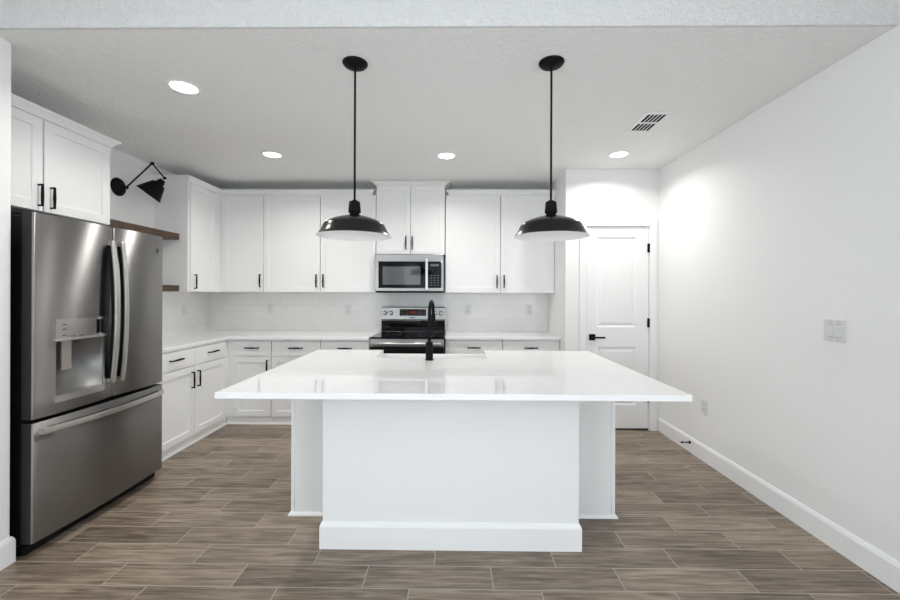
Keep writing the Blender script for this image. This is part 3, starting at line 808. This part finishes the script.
# ------------------------------------------------------------------ microwave
mw = thing('microwave', 'stainless over-the-range microwave mounted under the short cabinet', 'microwave', (-.495, 4.60, 1.376))
MX0, MX1, MYF, MZ0, MZ1 = -.874, -.117, 4.400, 1.382, 1.798
part('body', B().box(MX0 + .002, MX1 - .002, MYF + .012, YBC - .009, MZ0 - .002, MZ1, .003), 'fridge_side', mw)
b = B().box(MX0, MX1, MYF - .012, MYF + .012, 1.715, MZ1, .005).box(MX0, MX1, MYF - .012, MYF + .012, MZ0 + .008, MZ0 + .046, .005)
b.box(MX0, MX0 + .040, MYF - .012, MYF + .012, MZ0 + .044, 1.717, .003).box(MX1 - .028, MX1, MYF - .012, MYF + .012, MZ0 + .044, 1.717, .003)
part('front_frame', b, 'steel_x', mw)
dm = part('door', B().box(MX0 + .039, -.320, MYF - .014, MYF + .010, MZ0 + .045, 1.716, .003), 'glass_black', mw)
part('window', B().box(MX0 + .085, -.372, MYF - .0155, MYF - .012, MZ0 + .080, 1.662, .001), 'glass_window', dm)
b = B().box(-.318, -.286, MYF - .050, MYF - .036, MZ0 + .020, 1.745, .006)
for z in (MZ0 + .035, 1.72): b.box(-.312, -.292, MYF - .038, MYF - .010, z - .012, z + .012, .002)
part('handle', b, 'steel_handle', dm)
cp = part('control_panel', B().box(-.284, MX1 - .029, MYF - .014, MYF + .010, MZ0 + .045, 1.716, .003), 'glass_black', mw)
b = B()
for i in range(3):
    for j in range(5): b.box(-.262 + .036 * i, -.242 + .036 * i, MYF - .0152, MYF - .013, 1.455 + .026 * j, 1.463 + .026 * j)
KEYS2 = mat('blue_grey_key_print', (.10, .12, .14), .4)
part('key_lettering', b, KEYS2, cp)
part('clock_display', B().box(-.262, -.170, MYF - .0152, MYF - .013, 1.665, 1.690), KEYS2, cp)
b = B().box(MX0 + .01, MX1 - .01, MYF - .004, MYF + .012, MZ0 - .008, MZ0 + .008, .002)
for k in range(3): b.box(MX0 + .07 + .22 * k, MX0 + .24 + .22 * k, MYF + .06, MYF + .22, MZ0 - .006, MZ0)
part('vent_grille', b, 'fridge_side', mw)

# ------------------------------------------------------------------ pendants
def pendant(loc, label):
    t = thing('pendant_lamp', label, 'pendant lamp', loc, 'black pendant lamps over the island')
    part('canopy', B().lathe([(0, -.030), (.012, -.030), (.040, -.024), (.060, -.014), (.068, -.004), (.068, 0)], n=48), 'black', t, local=True)
    part('rod', B().cyl((0, 0, -.026), (0, 0, -.762), .0058, 16), 'black', t, local=True)
    part('socket_cap', B().lathe([(.006, -.745), (.012, -.746), (.014, -.752), (.0275, -.755), (.0295, -.760), (.0335, -.806), (.0325, -.815), (.0255, -.820), (.0275, -.830), (.0, -.832)], n=40), 'black', t, local=True)
    out = [(.024, -.829), (.045, -.833), (.080, -.842), (.115, -.8535), (.142, -.866), (.158, -.8765), (.1635, -.883), (.1695, -.897), (.1795, -.9165), (.192, -.9355), (.2015, -.9435)]
    b = B().lathe(out, n=72, mi=0)
    inn = [(.2015, -.9435), (.1905, -.938), (.1775, -.9185), (.1675, -.899), (.1615, -.8855), (.1565, -.879), (.141, -.8685), (.1145, -.856), (.080, -.8445), (.045, -.8355), (.024, -.8315)]
    b.lathe(inn, n=72, mi=1)
    part('shade', b, ['gloss_black', 'enamel_white'], t, local=True)
    part('bulb', B().lathe([(0, -.898), (.012, -.896), (.022, -.889), (.026, -.878), (.024, -.866), (.016, -.852), (.014, -.842)], n=28), 'bulb', t, local=True)
    return t
p1 = pendant((-.545, 2.174, HC), 'black dome pendant lamp over the island, hanging just left of the microwave')
p2 = copy_tree(p1); p2.location = (.522, 2.174, HC)
recolour(p2, 'black dome pendant lamp over the island, hanging nearer the pantry door')

# ------------------------------------------------------------------ recessed lights
def can(loc, label):
    t = thing('recessed_light', label, 'ceiling light', loc, 'recessed ceiling lights')
    part('trim_ring', B().lathe([(.074, -.001), (.078, -.006), (.092, -.006), (.096, -.001), (.096, 0), (.074, 0)], n=48), 'trim', t, local=True)
    part('lens', B().lathe([(0, -.003), (.060, -.003), (.072, -.001)], n=48), 'lamp', t, local=True)
    return t
CANS = [((-1.655, 2.423), 'round recessed ceiling light nearest the refrigerator, the largest of the four lit discs'),
        ((-1.655, 3.609), 'round recessed ceiling light above the corner between refrigerator and left pendant lamp'),
        ((-.077, 3.640), 'round recessed ceiling light in front of the microwave, between the two pendant lamps'),
        ((1.472, 3.605), 'round recessed ceiling light near the pantry door, below the air vent')]
t0 = None
for (x, y), lab in CANS:
    if t0 is None: t0 = can((x, y, HC), lab); t = t0
    else:
        t = copy_tree(t0); t.location = (x, y, HC); t['label'] = lab
    d = bpy.data.lights.new('recessed_lamp', 'AREA'); d.shape = 'DISK'; d.size = .12; d.energy = CAN_POWER; d.color = CAN_COL; d.spread = math.radians(CAN_SPREAD)
    lo = bpy.data.objects.new('recessed_lamp', d); COL.objects.link(lo); lo.location = (x, y, HC - .012)
# unseen fill lamps added under the living room ceiling, behind the camera
for x, y in ((-1.2, -.6), (1.1, -.6), (-1.2, -2.8), (1.1, -2.8)):
    d = bpy.data.lights.new('living_fill', 'AREA'); d.shape = 'DISK'; d.size = .14; d.energy = LIVING_POWER; d.color = CAN_COL
    lo = bpy.data.objects.new('living_fill', d); COL.objects.link(lo); lo.location = (x, y, HL - .012)

# ceiling air vent
vt = thing('air_vent', 'white rectangular ceiling air vent with dark gaps between slats near the right wall', 'air vent', (1.408, 2.935, HC))
VX0, VX1, VY0, VY1 = 1.316, 1.500, 2.765, 3.100
b = B()
fw = .026
b.box(VX0, VX1, VY0, VY0 + fw, HC - .008, HC, .002).box(VX0, VX1, VY1 - fw, VY1, HC - .008, HC, .002)
b.box(VX0, VX0 + fw, VY0 + fw, VY1 - fw, HC - .008, HC, .002).box(VX1 - fw, VX1, VY0 + fw, VY1 - fw, HC - .008, HC, .002)
b.box(VX0 + fw, VX1 - fw, (VY0 + VY1) / 2 - .009, (VY0 + VY1) / 2 + .009, HC - .007, HC)
part('frame', b, 'trim', vt)
part('backing', B().box(VX0 + .02, VX1 - .02, VY0 + .02, VY1 - .02, HC - .0015, HC - .0005), 'vent_dark', vt)  # near-black sheet standing for the shade inside the vent
b = B()
for k in range(4):
    x = VX0 + fw + .0264 + k * .0264
    b.prism([(x - .0034, HC - .0075), (x + .0022, HC - .0075), (x + .0034, HC - .0016), (x - .0022, HC - .0016)], VY0 + fw, VY1 - fw, 'Y')
part('slat', b, mat('vent_slat', (.80, .80, .80), .5), vt)

# ------------------------------------------------------------------ swing-arm wall lamp
sc_ = thing('wall_lamp', 'matte black swing-arm wall lamp above the upper wooden shelf', 'wall lamp', (XA, 3.497, 2.297))
part('wall_plate', B().lathe([(0, .026), (.020, .026), (.060, .020), (.075, .012), (.080, .003), (.080, 0)], (XA, 3.497, 2.297), (1, 0, 0), 48), 'black', sc_)
A0, EL, AE = Vector((-2.925, 3.530, 2.300)), Vector((-2.740, 3.591, 2.535)), Vector((-2.700, 3.695, 2.430))
b = B().cyl((-2.948, 3.515, 2.298), A0, .011).cyl(A0 - Vector((0, .016, 0)), A0 + Vector((0, .016, 0)), .012).tube([A0, EL], .0068, 14)
part('arm', b, 'black', sc_)
b = B().cyl(EL + Vector((-.016, .010, 0)), EL + Vector((.016, -.010, 0)), .012).tube([EL, AE], .0062, 14).cyl(AE + Vector((-.012, .008, 0)), AE + Vector((.012, -.008, 0)), .011)
part('upper_arm', b, 'black', sc_)
cap, rim = Vector((-2.702, 3.676, 2.408)), Vector((-2.807, 3.634, 2.265))
ax = (rim - cap).normalized(); Ls = (rim - cap).length
prof = [(0, 0), (.020, .0), (.026, .004), (.027, .020), (.033, .022), (.034, .044), (.045, .048), (.056, .056), (.060, .064), (.104, Ls - .012), (.110, Ls - .006), (.111, Ls)]
b = B().lathe(prof, cap, ax, 48, 0)
b.lathe([(.111, Ls), (.108, Ls - .003), (.100, Ls - .014), (.056, .068), (.0, .060)], cap, ax, 48, 1)
part('lamp_shade', b, ['black', 'enamel_white'], sc_)
part('bulb', B().lathe([(0, .135), (.016, .132), (.027, .120), (.030, .105), (.024, .085), (.015, .066)], cap, ax, 24), 'bulb', sc_)

# ------------------------------------------------------------------ outlets, switches, door stop
def outlet(loc, rotz, label):
    """faces local -Y"""
    t = thing('wall_outlet', label, 'outlet', loc, 'white wall outlets', rotz)
    part('plate', B().box(-.036, .036, -.0065, 0, -.058, .058, .003), 'plastic', t, local=True)
    for dz in (-.020, .020):
        b = B().box(-.017, .017, -.0085, -.006, dz - .0145, dz + .0145, .003)
        for dx in (-.0065, .0065): b.box(dx - .0013, dx + .0013, -.0088, -.008, dz - .001, dz + .008, 0, 1)
        b.cyl((0, -.0088, dz - .008), (0, -.008, dz - .008), .0026, 12, 1)
        part('receptacle', b, ['plastic', 'slot'], t, local=True)
    return t
YT, XT = YB_ - .008, XA + .008
o0 = outlet((-2.209, YT, 1.171), 0, 'white outlet on the backsplash under the single-door corner cabinet')
def more(loc, rotz, label):
    c = copy_tree(o0); c.location = loc; c.rotation_euler = (0, 0, rotz); c['label'] = label
more((-1.275, YT, 1.170), 0, 'white outlet on the backsplash just left of the range')
more((.164, YT, 1.168), 0, 'white outlet on the backsplash just right of the range and faucet')
more((.887, YT, 1.178), 0, 'white outlet on the backsplash nearest the pantry wall')
more((XT, 4.362, 1.173), math.pi / 2, 'white outlet on the tiled side wall between refrigerator and corner')
more((XR, 3.303, .446), -math.pi / 2, 'white outlet low on the bare right wall above the baseboard')

sw = thing('light_switch', 'white double rocker light switch plate on the right wall', 'light switch', (XR, 2.180, 1.174), rotz=-math.pi / 2)
b = B().box(-.0625, .0625, -.0065, 0, -.0585, .0585, .003)
for dx in (-.023, .023):
    for z in (-.048, .048): b.cyl((dx, -.0072, z), (dx, -.006, z), .0028, 12, 1)
    b.box(dx - .0172, dx + .0172, -.0068, -.0063, -.0352, -.0332, 0, 1).box(dx - .0172, dx + .0172, -.0068, -.0063, .0332, .0348, 0, 1)
part('plate', b, ['plastic', 'slot'], sw, local=True)
for dx in (-.023, .023):
    b = B().prism([(-.0065, -.033), (-.0120, -.033), (-.0085, 0), (-.0070, .033), (-.0065, .033)], dx - .0165, dx + .0165, 'X')
    part('rocker', b, 'plastic', sw, local=True)

ds = thing('door_stop', 'small black door stop on the right baseboard near the pantry door', 'door stop', (XR - .014, 3.481, .091))
part('stem', B().lathe([(0, 0), (.013, 0), (.013, .004), (.006, .007), (.0045, .010), (.0045, .062)], (XR - .0135, 3.481, .088), (-1, 0, 0), 20), 'black', ds)
part('tip', B().lathe([(0, .078), (.006, .078), (.008, .074), (.008, .062), (.0045, .060)], (XR - .0135, 3.481, .088), (-1, 0, 0), 20), 'rubber', ds)
